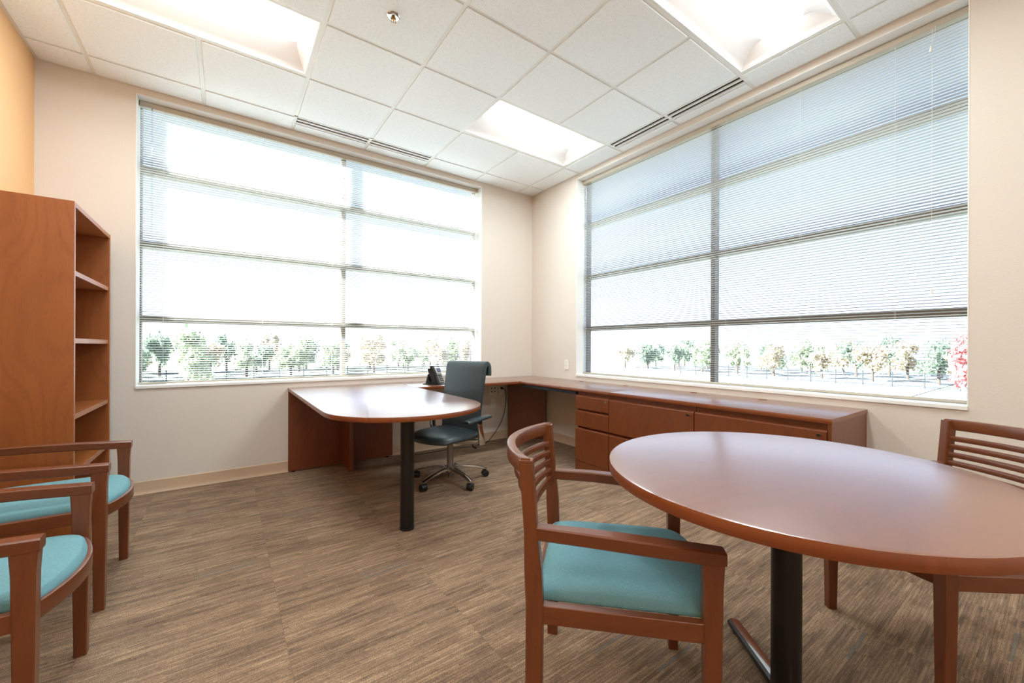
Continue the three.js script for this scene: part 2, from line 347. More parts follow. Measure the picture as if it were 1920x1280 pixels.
// windows: local x along the opening, local z towards the outside is negative; origin at the lower left inner corner of the wall
function makeWindow(n, width, height, mull, bars, label) {
  const o = struct('window_' + n, label, 'window');
  const zi = -0.150, zo = -0.218, t = 0.014, hm = 0.019, hb = 0.026;
  const fr = (x0, x1, y0, y1, name, z0 = zo, z1 = zi) => part(name, box(x0, x1, y0, y1, z0, z1, 0.003), M.frame, o);
  fr(0, t, 0, height, 'jamb'); fr(width - t, width, 0, height, 'jamb'); fr(t, width - t, height - t, height, 'head'); fr(t, width - t, 0, t, 'bottom_frame');
  fr(mull - hm, mull + hm, t, height - t, 'mullion');
  const ys = [t, ...bars, height - t];
  for (const [x0, x1] of [[t, mull - hm], [mull + hm, width - t]]) {
    for (const b of bars) fr(x0, x1, b - hb, b + hb, 'transom');
    for (let k = 0; k + 1 < ys.length; k++) {
      const y0 = ys[k] + (k ? hb : 0), y1 = ys[k + 1] - (k + 2 < ys.length ? hb : 0);
      part('pane', new THREE.PlaneGeometry(x1 - x0, y1 - y0).translate((x0 + x1) / 2, (y0 + y1) / 2, -0.188), M.glass, o);
    }
  }
  return o;
}
{
  const h = WA.y1 - WA.y0, ys = [1.312, 1.888, 2.462].map((y) => y - WA.y0);
  makeWindow(1, WA.x1 - WA.x0, h, -2.212 - WA.x0, ys, 'eight pane window behind the sunlit blind').position.set(WA.x0, WA.y0, 0);
  const b = makeWindow(2, WB.z1 - WB.z0, h, 2.296 - WB.z0, ys, 'eight pane window behind the shaded blind');
  b.position.set(0, WB.y0, WB.z0); b.rotation.y = -Math.PI / 2;    // local x runs along +z, local -z towards +x
}

// ------------------------------------------------------------------ blinds
function makeBlind(width, label, cords, wandX, liftX) {
  const o = thing('window_blind', label, 'blind');
  const top = WA.y1 - 0.007, bottom = WA.y0 + 0.024, zc = -0.108, L = width - 0.018;
  part('headrail', merge([box(0.007, width - 0.007, top - 0.038, top, zc - 0.024, zc + 0.024, 0.003, 'x')]), M.rail, o);
  part('bottom_rail', box(0.008, width - 0.008, bottom, bottom + 0.016, zc - 0.013, zc + 0.013, 0.004, 'x'), M.rail, o);
  const pitch = 0.0182, w = 0.025, n = Math.floor((top - 0.045 - bottom - 0.02) / pitch), pts = [], K = 4;
  for (let i = 0; i <= K; i++) { const s = i / K * 2 - 1; pts.push([s * w / 2, 0.0016 * (1 - s * s)]); }
  for (let i = K; i >= 0; i--) { const s = i / K * 2 - 1; pts.push([s * w / 2, 0.0016 * (1 - s * s) - 0.0004]); }
  const sh = new THREE.Shape(pts.map(([a, b]) => new THREE.Vector2(a, b)));
  let g = new THREE.ExtrudeGeometry(sh, { depth: L, bevelEnabled: false }); g.translate(0, 0, -L / 2); g.rotateY(Math.PI / 2); g = toCreasedNormals(g, 0.6);   // length on x, width on z
  for (let k = 0; k < n; k++) {
    const s = part('slat', g, M.slat, o); s.position.set(width / 2, bottom + 0.03 + k * pitch, zc); s.rotation.x = -0.14;   // outer edge a little lower
  }
  for (const x of cords) for (const dz of [-0.0135, 0.0135])
    part('ladder_cord', at(cyl(0.0006, 0.0006, top - bottom - 0.05, 5), x, (top + bottom) / 2, zc + dz), M.cord, o);
  const wand = part('tilt_wand', at(cyl(0.0042, 0.0042, 0.95, 6), wandX, top - 0.05 - 0.475, zc + 0.034), M.wand, o);
  part('hook', at(cyl(0.002, 0.002, 0.03, 6), wandX, top - 0.045, zc + 0.030), M.satin, wand);
  if (liftX) {
    const c = part('lift_cord', merge([at(cyl(0.0009, 0.0009, 1.48, 5), liftX, top - 0.04 - 0.74, zc + 0.03), tube([[liftX + 0.012, top - 0.035, zc + 0.027], [liftX + 0.010, top - 0.09, zc + 0.031], [liftX - 0.004, top - 0.14, zc + 0.031]], 0.0009, 10, 5)]), M.cord, o);
    part('tassel', at(cyl(0.008, 0.004, 0.034, 8), liftX, top - 0.04 - 1.49, zc + 0.03), M.cord, c);
    part('tassel', at(cyl(0.008, 0.004, 0.034, 8), liftX - 0.005, top - 0.155, zc + 0.031), M.cord, c);
  }
  return o;
}
{
  const a = makeBlind(WA.x1 - WA.x0, 'white mini blind glowing with direct sun on the window behind the desk', [0.145, 0.80, 1.36, 2.0, 2.86], 0.08, 0);
  a.position.set(WA.x0, 0, 0);
  const b = makeBlind(WB.z1 - WB.z0, 'white mini blind in blue shade on the window above the credenza', [0.15, 0.62, 1.1, 1.62, 2.14, 2.64], 0.07, 2.80);
  b.position.set(0, 0, WB.z0); b.rotation.y = -Math.PI / 2;
}

// ------------------------------------------------------------------ ceiling fixtures
function makeTroffer(label, cx, cz) {
  const o = thing('ceiling_light', label, 'ceiling light', [cx, H, cz], 0, 'recessed ceiling lights');
  const L = 1.195, W = 0.585, hl = L / 2, hw = W / 2;
  part('frame', merge([box(-hl, hl, 0.0, 0.012, -hw, -hw + 0.012, 0.001), box(-hl, hl, 0.0, 0.012, hw - 0.012, hw, 0.001), box(-hl, -hl + 0.012, 0, 0.012, -hw + 0.012, hw - 0.012, 0.001), box(hl - 0.012, hl, 0, 0.012, -hw + 0.012, hw - 0.012, 0.001)]), M.tee, o);
  part('housing', merge([box(-hl, hl, 0.118, 0.124, -hw, hw, 0), box(-hl, -hl + 0.003, 0.012, 0.118, -hw, hw, 0), box(hl - 0.003, hl, 0.012, 0.118, -hw, hw, 0), box(-hl, hl, 0.012, 0.118, -hw, -hw + 0.003, 0), box(-hl, hl, 0.012, 0.118, hw - 0.003, hw, 0)]), M.reflector, o);
  for (const s of [-1, 1]) {                                        // curved side reflectors, 2 mm sheet
    const pts = []; for (let k = 0; k <= 10; k++) { const t = k / 10; pts.push([s * (hw - 0.012 - t * (hw - 0.012 - 0.115)), 0.010 + 0.088 * Math.sin(t * Math.PI / 2)]); }
    const back = pts.map(([z, y]) => [z, y + 0.003]).reverse();
    const sh = new THREE.Shape([...pts, ...back].map(([z, y]) => new THREE.Vector2(z, y)));
    let g = new THREE.ExtrudeGeometry(sh, { depth: L - 0.03, bevelEnabled: false }); g.translate(0, 0, -(L - 0.03) / 2); g.rotateY(-Math.PI / 2);
    part('reflector', toCreasedNormals(g, 0.6), M.reflector, o);
    part('end_plate', loft([[V(s * (hl - 0.014), 0.010, 0), V(0.0015, 0, 0), V(0, 0, hw - 0.013), 0.01], [V(s * (hl - 0.09), 0.112, 0), V(0.0015, 0, 0), V(0, 0, 0.27), 0.01]]), M.reflector, o);
  }
  const lens = cushion(1.02, 0.235, 0.062, { n: 3, m: 2.2, seg: 16 }); lens.rotateX(Math.PI); lens.translate(0, 0.098, 0);
  part('diffuser', lens, M.lens, o, 'glowing white basket diffuser');
  const a = new THREE.RectAreaLight(LAMP.color, LAMP.area, 0.98, 0.20); a.name = 'lamp'; a.position.set(0, 0.030, 0); a.rotation.x = -Math.PI / 2; o.add(a);
  return o;
}
const troffLabels = ['recessed fluorescent ceiling light between the bookcase and the slot diffuser of the sunlit window', 'recessed fluorescent ceiling light in the room corner between the two slot diffusers', 'recessed fluorescent ceiling light over the round table beside the shaded window', 'recessed fluorescent ceiling light over the two guest chairs by the orange wall', 'recessed fluorescent ceiling light at the wall opposite the sunlit window, by the orange wall', 'recessed fluorescent ceiling light at the wall opposite the sunlit window, by the cream wall'];
TROFFERS.forEach(([i, j], k) => makeTroffer(troffLabels[k], (GXS[i] + GXS[i + 2]) / 2, (GZS[j] + GZS[j + 1]) / 2));

function makeDiffuser(label, cx, cz, turn) {                        // two-slot linear air diffuser, local x along its length, slots towards local -z
  const o = thing('ceiling_vent', label, 'air vent', [cx, H, cz], turn, 'linear slot diffusers');
  const L = 2 * T - 0.026, hl = L / 2, w = SLOT - 0.004;
  part('plenum', merge([box(-hl, hl, 0.09, 0.096, -w, 0, 0), box(-hl, hl, 0.004, 0.09, -w, -w + 0.003, 0), box(-hl, hl, 0.004, 0.09, -0.003, 0, 0), box(-hl, -hl + 0.003, 0.004, 0.09, -w, 0, 0), box(hl - 0.003, hl, 0.004, 0.09, -w, 0, 0)]), M.dark, o);
  const slotZ = [-0.016, -0.046, -0.066, -0.098];                   // edges of the two slots
  const bars = [[0, slotZ[0]], [slotZ[1], slotZ[2]], [slotZ[3], -w]];
  bars.forEach(([a, b], k) => part(k === 1 ? 'centre_bar' : 'border', box(-hl, hl, -0.003, 0.008, b, a, 0.001, 'x'), M.tee, o));
  for (const z of [-0.031]) for (const s of [-1, 1]) part('vane', box(s > 0 ? 0.006 : -hl + 0.01, s > 0 ? hl - 0.01 : -0.006, 0.030, 0.034, z - 0.004, z + 0.012, 0.001, 'x'), M.alu, o);
  return o;
}
makeDiffuser('white two slot linear air diffuser in the ceiling along the sunlit window', (GXS[3] + GXS[5]) / 2, GZS[1] - 0.001, 0);
makeDiffuser('white two slot linear air diffuser in the ceiling along the shaded window', GXS[7] + 0.001, (GZS[3] + GZS[5]) / 2, -Math.PI / 2);
{
  const o = thing('fire_sprinkler', 'chrome fire sprinkler head in the middle of a ceiling tile', 'sprinkler', [-2.371, H - 0.007, 1.772]);
  const prof = [[0.0, 0.0], [0.014, 0.0], [0.016, -0.010], [0.030, -0.008], [0.038, 0.0]].map(([a, b]) => new THREE.Vector2(a, b));
  part('escutcheon', new THREE.LatheGeometry(prof, 28), M.chrome, o);
  part('body', at(cyl(0.008, 0.010, 0.016, 12), 0, -0.014, 0), M.brass, o);
  for (const s of [-1, 1]) part('frame_arm', tube([[s * 0.008, -0.02, 0], [s * 0.013, -0.033, 0], [0, -0.047, 0]], 0.002, 10, 6), M.brass, o);
  part('bulb', at(cyl(0.0022, 0.0022, 0.022, 8), 0, -0.033, 0), std({ color: '#a8402c', roughness: 0.2 }), o);
  part('deflector', at(cyl(0.016, 0.014, 0.002, 16), 0, -0.049, 0), M.plate, o);
}

// ------------------------------------------------------------------ casegoods
// splits a slab into its flat faces and its edge band
function splitEdge(g) {
  const src = ni(g), n = src.attributes.normal, keep = [[], []];
  for (let t = 0; t < n.count / 3; t++) { const ny = (Math.abs(n.getY(t * 3)) + Math.abs(n.getY(t * 3 + 1)) + Math.abs(n.getY(t * 3 + 2))) / 3; keep[ny > 0.75 ? 0 : 1].push(t); }
  return keep.map((list) => {
    const o = new THREE.BufferGeometry();
    for (const k of ['position', 'normal', 'uv']) {
      const a = src.attributes[k], s = a.itemSize, out = new Float32Array(list.length * 3 * s);
      list.forEach((t, i) => out.set(a.array.subarray(t * 3 * s, (t + 1) * 3 * s), i * 3 * s)); o.setAttribute(k, new THREE.BufferAttribute(out, s));
    }
    return o;
  });
}
function worktop(parent, pts, y0, y1, grain, bevel = 0.003) {
  const [face, rim] = splitEdge(slab(pts, y0, y1, bevel, grain));
  const w = part('worktop', face, M.top, parent); part('edge_band', rim, M.edge, w, 'reddish wood edge band'); return w;
}
// peninsula desk
{
  const o = thing('peninsula_desk', 'cherry peninsula desk with rounded end on a single black post', 'desk');
  const curve = new THREE.CatmullRomCurve3([[-2.703, 1.56], [-2.697, 1.66], [-2.678, 1.745], [-2.632, 1.835], [-2.54, 1.942], [-2.45, 2.0], [-2.36, 2.036], [-2.265, 2.053], [-2.16, 2.05], [-2.03, 2.014], [-1.935, 1.957], [-1.852, 1.882], [-1.795, 1.792], [-1.762, 1.69], [-1.752, 1.56]].map(([x, z]) => V(x, 0, z)));
  worktop(o, [[-2.704, 0.006], ...curve.getPoints(56).map((p) => [p.x, p.z]), [-1.752, 0.006]], DESK - TOP, DESK, 'x');
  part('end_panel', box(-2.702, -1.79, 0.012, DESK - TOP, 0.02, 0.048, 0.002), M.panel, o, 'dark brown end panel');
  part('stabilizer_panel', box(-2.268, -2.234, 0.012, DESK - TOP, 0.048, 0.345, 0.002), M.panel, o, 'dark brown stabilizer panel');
  for (const [x, z] of [[-2.66, 0.034], [-1.84, 0.034], [-2.251, 0.30]]) part('glide', at(cyl(0.014, 0.014, 0.012, 12), x, 0.006, z), M.black, o);
  const p = part('support_post', at(cyl(0.041, 0.041, DESK - TOP - 0.012, 32), -2.252, (DESK - TOP + 0.012) / 2, 1.70), M.postBlack, o, 'black cylindrical post');
  part('foot_ring', at(cyl(0.043, 0.043, 0.014, 32), -2.252, 0.007, 1.70), M.black, p);
  part('mounting_plate', box(-2.352, -2.152, DESK - TOP - 0.006, DESK - TOP, 1.60, 1.80, 0.001), M.black, o);
}
// worktop that turns the room corner, on a diagonal panel
const FX = -0.605;
{
  const o = thing('corner_worktop', 'cherry worktop running from the desk into the room corner', 'worktop');
  worktop(o, [[-1.750, 0.006], [-0.004, 0.006], [-0.004, 0.589], [-1.750, 0.589]], DESK - TOP, DESK, 'x');
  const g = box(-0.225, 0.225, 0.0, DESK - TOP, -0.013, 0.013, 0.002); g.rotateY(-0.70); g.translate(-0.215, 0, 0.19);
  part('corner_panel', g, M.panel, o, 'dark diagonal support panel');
}
const grommet = (o, z) => { const c = part('cable_grommet', cyl(0.03, 0.03, 0.003, 24), M.edge, o); c.scale.set(0.5, 1, 1); c.position.set(-0.055, DESK + 0.001, z); };
{
  const o = thing('side_worktop', 'short cherry worktop over the knee space and drawer pedestal', 'worktop');
  worktop(o, [[-0.004, 0.591], [-0.004, 1.834], [FX, 1.834], [FX, 0.591]], DESK - TOP, DESK, 'z');
  for (const z of [0.95, 1.55]) grommet(o, z);
}
{
  const o = thing('credenza_worktop', 'long cherry worktop on the cabinets under the shaded window', 'worktop');
  worktop(o, [[-0.004, 1.836], [-0.004, 3.354], [FX, 3.354], [FX, 1.836]], DESK - TOP, DESK, 'z');
  for (const z of [2.25, 2.78]) grommet(o, z);
}
single('support_rail', box(FX + 0.012, FX + 0.05, DESK - TOP - 0.031, DESK - TOP - 0.001, 0.60, 1.43, 0.001), M.dark, 'black steel rail under the worktop edge across the knee space', 'rail');
function cabinet(name, label, z0, z1, fronts, frontName, lockAt, endPanel) {
  const o = thing(name, label, 'cabinet', [0, 0, 0], 0, 'cabinets under the shaded window');
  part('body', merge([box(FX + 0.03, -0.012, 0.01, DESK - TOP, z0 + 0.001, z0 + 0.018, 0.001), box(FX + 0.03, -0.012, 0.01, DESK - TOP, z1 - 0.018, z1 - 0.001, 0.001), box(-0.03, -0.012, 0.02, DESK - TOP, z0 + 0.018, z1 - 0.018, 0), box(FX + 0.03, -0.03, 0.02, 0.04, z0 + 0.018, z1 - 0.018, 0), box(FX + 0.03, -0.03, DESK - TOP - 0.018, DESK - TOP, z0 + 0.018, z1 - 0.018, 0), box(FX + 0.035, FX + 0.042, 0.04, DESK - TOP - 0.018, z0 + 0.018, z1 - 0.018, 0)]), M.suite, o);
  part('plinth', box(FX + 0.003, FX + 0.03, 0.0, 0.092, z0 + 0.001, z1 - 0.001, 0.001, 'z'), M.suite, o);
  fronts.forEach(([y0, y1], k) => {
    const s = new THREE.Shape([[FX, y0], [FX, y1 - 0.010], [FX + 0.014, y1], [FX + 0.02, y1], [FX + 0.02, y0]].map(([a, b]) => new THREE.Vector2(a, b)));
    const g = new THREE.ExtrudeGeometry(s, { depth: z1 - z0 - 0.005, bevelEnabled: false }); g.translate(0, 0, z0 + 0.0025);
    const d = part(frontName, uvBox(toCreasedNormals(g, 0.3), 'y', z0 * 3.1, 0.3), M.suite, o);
    if (k === 0 && lockAt) {
      const kn = part('lock', at(cyl(0.0085, 0.0085, 0.014, 16).rotateZ(Math.PI / 2), FX - 0.005, lockAt[0], lockAt[1]), lockAt[2] ? M.satin : M.chrome, d, lockAt[2] ? 'small flush lock' : 'chrome and black lock knob');
      if (!lockAt[2]) part('lock_face', at(cyl(0.007, 0.0085, 0.008, 16).rotateZ(Math.PI / 2), FX - 0.015, lockAt[0], lockAt[1]), M.black, d);
      else kn.position.x = 0.006;
    }
  });
  if (endPanel) part('end_panel', box(FX + 0.004, -0.006, 0.0, DESK - TOP, z1, z1 + 0.018, 0.002), M.suite, o, 'lighter finished end panel');
  return o;
}
cabinet('drawer_pedestal', 'narrow cherry pedestal of three drawers beside the knee space', 1.438, 1.830, [[0.562, 0.676], [0.407, 0.543], [0.096, 0.388]], 'drawer', [0.648, 1.800, true]);
cabinet('lateral_file', 'wide two drawer cherry file cabinet between the pedestal and end cabinet', 1.832, 2.583, [[0.407, 0.676], [0.096, 0.388]], 'drawer', [0.648, 2.545]);
cabinet('lateral_file', 'wide two drawer cherry file cabinet with the exposed end panel', 2.585, 3.333, [[0.407, 0.676], [0.096, 0.388]], 'drawer', [0.648, 3.298], true);
// bookcase
{
  const o = thing('bookcase', 'tall cherry bookcase with open shelves against the orange wall', 'bookcase');
  const x0 = -4.172, x1 = -3.80, z0 = 0.10, z1 = 0.944, h = 1.876;
  part('side_panel', box(x0, x1, 0, h, z1 - 0.024, z1, 0.002, 'y', 0.2), M.veneer, o); part('side_panel', box(x0, x1, 0, h, z0, z0 + 0.024, 0.002), M.veneer, o);
  part('top_panel', box(x0, x1 - 0.001, h - 0.026, h - 0.001, z0 + 0.024, z1 - 0.024, 0.002, 'z'), M.veneer, o);
  part('back_panel', box(x0, x0 + 0.008, 0.08, h - 0.026, z0 + 0.024, z1 - 0.024, 0), M.veneer, o);
  for (const y of [1.497, 1.130, 0.717, 0.408]) part('shelf', box(x0 + 0.008, x1 - 0.006, y - 0.014, y + 0.014, z0 + 0.024, z1 - 0.024, 0.002, 'z'), M.veneer, o);
  part('bottom_shelf', box(x0 + 0.008, x1 - 0.006, 0.08, 0.105, z0 + 0.024, z1 - 0.024, 0.002, 'z'), M.veneer, o);
  part('plinth', box(x1 - 0.05, x1 - 0.03, 0, 0.08, z0 + 0.024, z1 - 0.024, 0), M.veneer, o);
}
// round table
{
  const o = thing('round_table', 'round cherry meeting table on a black column with four feet', 'table', [-1.742, 0, 3.575]);
  worktop(o, arcPts(0, 0, 0.538, 0, 2 * Math.PI, 95).slice(0, 95), DESK - 0.034, DESK, 'x', 0.004);
  part('column', at(cyl(0.0415, 0.0415, DESK - 0.034 - 0.03, 32), 0, (DESK - 0.034 + 0.03) / 2, 0), M.postBlack, o);
  part('mounting_plate', box(-0.16, 0.16, DESK - 0.042, DESK - 0.034, -0.16, 0.16, 0.001), M.black, o);
  const a0 = Math.atan2(0.216, -0.271);
  for (let k = 0; k < 4; k++) {
    const a = a0 + k * Math.PI / 2, d = V(Math.sin(a), 0, Math.cos(a)), s = V(Math.cos(a), 0, -Math.sin(a));
    const sec = (r, y, w, h) => [d.clone().multiplyScalar(r).setY(y), s.clone().multiplyScalar(w), V(0, h, 0), 0.5];
    const f = part('foot', loft([sec(0.02, 0.034, 0.024, 0.016), sec(0.33, 0.028, 0.022, 0.014), sec(0.352, 0.025, 0.018, 0.009)], 0.9, 'x'), M.black, o);
    part('foot_cap', loft([sec(0.03, 0.049, 0.016, 0.004), sec(0.33, 0.041, 0.015, 0.004), sec(0.348, 0.036, 0.012, 0.003)], 0.9, 'x'), M.chrome, f, 'chrome strip along the foot');
    part('glide', at(cyl(0.012, 0.012, 0.016, 12), d.x * 0.32, 0.008, d.z * 0.32), M.black, f);
  }
}

// ------------------------------------------------------------------ guest chairs
function arcBar(hw, bow, y0, y1, z, t, seg = 14, bevel = 0.003, over = 0) {
  const f = (x) => z + bow * (1 - (x / hw) ** 2), a = [], b = [];
  for (let i = 0; i <= seg; i++) { const x = -hw + 2 * hw * i / seg; a.push([x, f(x) - t / 2]); b.push([x, f(x) + t / 2]); }
  return slab([...a, ...b.reverse()], y0, y1, bevel, 'x');
}
function makeGuestChair(label) {
  const o = thing('guest_chair', label, 'chair'), X = 0.2525, zb = -0.223, zf = 0.223;
  const rake = (y) => (y < 0.42 ? zb + 0.006 * y : zb + 0.0025 - 0.026 * ((y - 0.42) / 0.39) ** 1.3);
  for (const s of [-1, 1]) {
    part('front_leg', post([[s * X, 0, zf, 0.033, 0.033], [s * X, 0.30, zf, 0.040, 0.040], [s * X, 0.52, zf, 0.043, 0.044], [s * X, 0.588, zf, 0.043, 0.052]]), M.solid, o);
    part('back_leg', post([0, 0.2, 0.42, 0.52, 0.62, 0.72, 0.806].map((y) => [s * X * (y > 0.7 ? 0.995 : 1), y, rake(y), 0.034, y < 0.3 ? 0.038 + y * 0.03 : 0.046 - (y > 0.6 ? 0.01 : 0)])), M.solid, o);
    part('armrest', loft([[V(s * X, 0.615, -0.222), V(0.016, 0, 0), V(0, 0.018, 0), 0.2], [V(s * (X + 0.006), 0.612, -0.08), V(0.021, 0, 0), V(0, 0.018, 0), 0.2], [V(s * (X + 0.006), 0.603, 0.08), V(0.024, 0, 0), V(0, 0.018, 0), 0.2], [V(s * X, 0.592, 0.225), V(0.0235, 0, 0), V(0, 0.018, 0), 0.2], [V(s * X, 0.592, 0.252), V(0.0225, 0, 0), V(0, 0.0165, 0), 0.25]], 0.6, 'z'), M.solid, o);
    part('side_rail', box(s * X - 0.013, s * X + 0.013, 0.377, 0.426, zb + 0.02, zf - 0.018, 0.003, 'z'), M.solid, o);
  }
  part('front_rail', arcBar(X - 0.018, 0.052, 0.379, 0.426, zf + 0.002, 0.024), M.solid, o);
  part('rear_rail', box(-X + 0.015, X - 0.015, 0.377, 0.426, zb - 0.012, zb + 0.014, 0.003, 'x'), M.solid, o);
  part('top_rail', arcBar(X + 0.006, -0.084, 0.768, 0.812, rake(0.79) - 0.002, 0.027, 18, 0.004), M.solid, o);
  [[0.734, 0.072], [0.701, 0.061], [0.668, 0.050], [0.635, 0.040]].forEach(([y, b]) => part('back_slat', arcBar(X - 0.010, -b, y - 0.0105, y + 0.0105, rake(y), 0.018), M.solid, o));
  part('back_slat', arcBar(X - 0.010, -0.031, 0.584, 0.612, rake(0.6), 0.018), M.solid, o);
  part('seat', at(cushion(0.466, 0.45, 0.042, { bow: 0.05, n: 6, m: 2.6, seg: 20 }), 0, 0.424, 0.002), M.teal, o, 'teal upholstered seat');
  return o;
}
const chair = makeGuestChair('wooden slat back guest chair with teal seat');
chair.position.set(-2.142, 0, 3.236); chair.rotation.y = 0.7645;
chair.userData.label = 'wooden slat back guest chair with teal seat beside the round table, back to the bookcase';
clone(chair, 'wooden slat back guest chair pushed under the round table, back to the window wall', [-1.044, 0, 3.821], -2.269);
clone(chair, 'wooden guest chair with teal seat by the orange wall, next to the bookcase', [-3.793, 0, 1.437], Math.PI / 2, 'guest chairs along the orange wall');
clone(chair, 'wooden guest chair with teal seat by the orange wall, farther from the bookcase', [-3.785, 0, 2.252], Math.PI / 2, 'guest chairs along the orange wall');

// ------------------------------------------------------------------ office chair
{
  const o = thing('office_chair', 'black leather swivel office chair with rolled top and chrome base at the desk', 'chair', [-1.645, 0, 1.045], -1.287);
  part('hub', merge([at(cyl(0.046, 0.034, 0.03, 24), 0, 0.105, 0), at(cyl(0.03, 0.042, 0.02, 24), 0, 0.08, 0)]), M.satin, o);
  part('gas_column', merge([at(cyl(0.026, 0.026, 0.20, 24), 0, 0.21, 0), at(cyl(0.014, 0.014, 0.07, 16), 0, 0.335, 0), at(cyl(0.012, 0.012, 0.05, 12), 0, 0.05, 0)]), M.alu, o);
  const back0 = -1.287, world0 = Math.atan2(-1.912 + 1.645, 1.154 - 1.045);   // first arm points at the caster nearest the desk post
  for (let k = 0; k < 5; k++) {
    const a = world0 - back0 + k * 2 * Math.PI / 5, d = V(Math.sin(a), 0, Math.cos(a)), s = V(Math.cos(a), 0, -Math.sin(a));
    const sec = (r, y, w, h) => [d.clone().multiplyScalar(r).setY(y), s.clone().multiplyScalar(w), V(0, h, 0), 0.45];
    const arm = part('base_arm', loft([sec(0.03, 0.108, 0.026, 0.016), sec(0.12, 0.106, 0.024, 0.013), sec(0.21, 0.094, 0.020, 0.010), sec(0.28, 0.076, 0.018, 0.009), sec(0.312, 0.066, 0.016, 0.007)], 0.8), M.chrome, o, 'chrome base arm');
    const wz = V(0, 0, 0);
    const wheels = [-1, 1].map((q) => { const g = new THREE.CylinderGeometry(0.028, 0.028, 0.020, 20, 1).rotateZ(Math.PI / 2); g.translate(q * 0.013, 0.028, 0); return g; });
    const hood = new THREE.SphereGeometry(0.029, 16, 8, 0, Math.PI * 2, 0, Math.PI / 2).scale(0.9, 0.9, 1.0).translate(0, 0.03, 0);
    const g = merge([...wheels, hood, at(cyl(0.007, 0.007, 0.02, 10), 0, 0.058, 0)]); g.rotateY(a + 0.9 * (k - 2)); g.translate(d.x * 0.302, 0, d.z * 0.302);
    part('caster', g, M.black, arm, 'black twin wheel caster');
  }
  part('mechanism', merge([loft([[V(0, 0.335, -0.16), V(0.07, 0, 0), V(0, 0.022, 0), 0.4], [V(0, 0.330, -0.02), V(0.085, 0, 0), V(0, 0.026, 0), 0.4], [V(0, 0.352, 0.16), V(0.06, 0, 0), V(0, 0.012, 0), 0.4]], 0.7), box(-0.24, 0.24, 0.325, 0.345, -0.13, -0.09, 0.006), ...[-1, 1].map((q) => loft([[V(q * 0.10, 0.335, 0.03), V(0.02, 0, 0), V(0, 0.016, 0), 0.4], [V(q * 0.17, 0.338, -0.04), V(0.03, 0, 0), V(0, 0.022, 0), 0.4], [V(q * 0.235, 0.330, -0.10), V(0.022, 0, 0), V(0, 0.018, 0), 0.4]], 0.8, 'z'))]), M.satin, o);
  part('height_lever', tube([[0.20, 0.33, -0.06], [0.205, 0.30, -0.06], [0.24, 0.292, -0.06]], 0.006, 10, 8), M.black, o);
  part('seat_pan', at(cushion(0.46, 0.46, 0.022, { n: 5, m: 2, seg: 14, round: 0.3 }).rotateX(Math.PI), 0, 0.378, 0.03), M.alu, o);
  part('seat', at(cushion(0.515, 0.52, 0.050, { bow: 0.02, n: 4, m: 2.4, seg: 24, drop: 0.012, round: 0.3 }), 0, 0.380, 0.035), M.leather, o, 'black leather seat');
  // back: side profile swept across the width, top edge rolled over backwards
  const mid = [[-0.130, 0.40], [-0.137, 0.52], [-0.153, 0.64], [-0.170, 0.76], [-0.187, 0.88], [-0.197, 0.935], [-0.209, 0.957], [-0.229, 0.962], [-0.247, 0.950], [-0.255, 0.925], [-0.257, 0.885], [-0.255, 0.862]];
  const path = new THREE.CatmullRomCurve3(mid.map(([z, y]) => V(0, y, z))), P = 40, A = [], B = [];
  for (let i = 0; i <= P; i++) { const p = path.getPoint(i / P), t = path.getTangent(i / P), th = 0.021 - 0.006 * Math.max(0, i / P - 0.6); A.push([p.z + t.y * th, p.y - t.z * th]); B.push([p.z - t.y * th, p.y + t.z * th]); }
  const sh = new THREE.Shape([...A, ...B.reverse()].map(([z, y]) => new THREE.Vector2(z, y)));
  const W = 0.455; let g = new THREE.ExtrudeGeometry(sh, { depth: W - 0.02, bevelEnabled: true, bevelThickness: 0.010, bevelSize: 0.008, bevelOffset: -0.008, bevelSegments: 3 });
  g.translate(0, 0, -(W - 0.02) / 2); g.rotateY(-Math.PI / 2);
  const bp = g.attributes.position;                                  // waist taper and a slight wrap round the sitter
  for (let i = 0; i < bp.count; i++) { const y = bp.getY(i), x = bp.getX(i), k = 0.93 + 0.07 * Math.min(1, Math.max(0, (y - 0.42) / 0.4)); bp.setX(i, x * k); bp.setZ(i, bp.getZ(i) + 0.35 * x * x); }
  g.computeVertexNormals(); part('backrest', uvBox(toCreasedNormals(g, 0.7), 'y'), M.leather, o, 'tall black leather backrest rolled over at the top');
  part('back_support', loft([[V(0, 0.345, -0.14), V(0.035, 0, 0), V(0, 0.014, 0.008), 0.3], [V(0, 0.345, -0.20), V(0.04, 0, 0), V(0, 0.016, 0.012), 0.3], [V(0, 0.42, -0.225), V(0.05, 0, 0), V(0, 0.006, 0.014), 0.3], [V(0, 0.62, -0.207), V(0.07, 0, 0), V(0, 0, 0.009), 0.3]], 0.7), M.black, o);
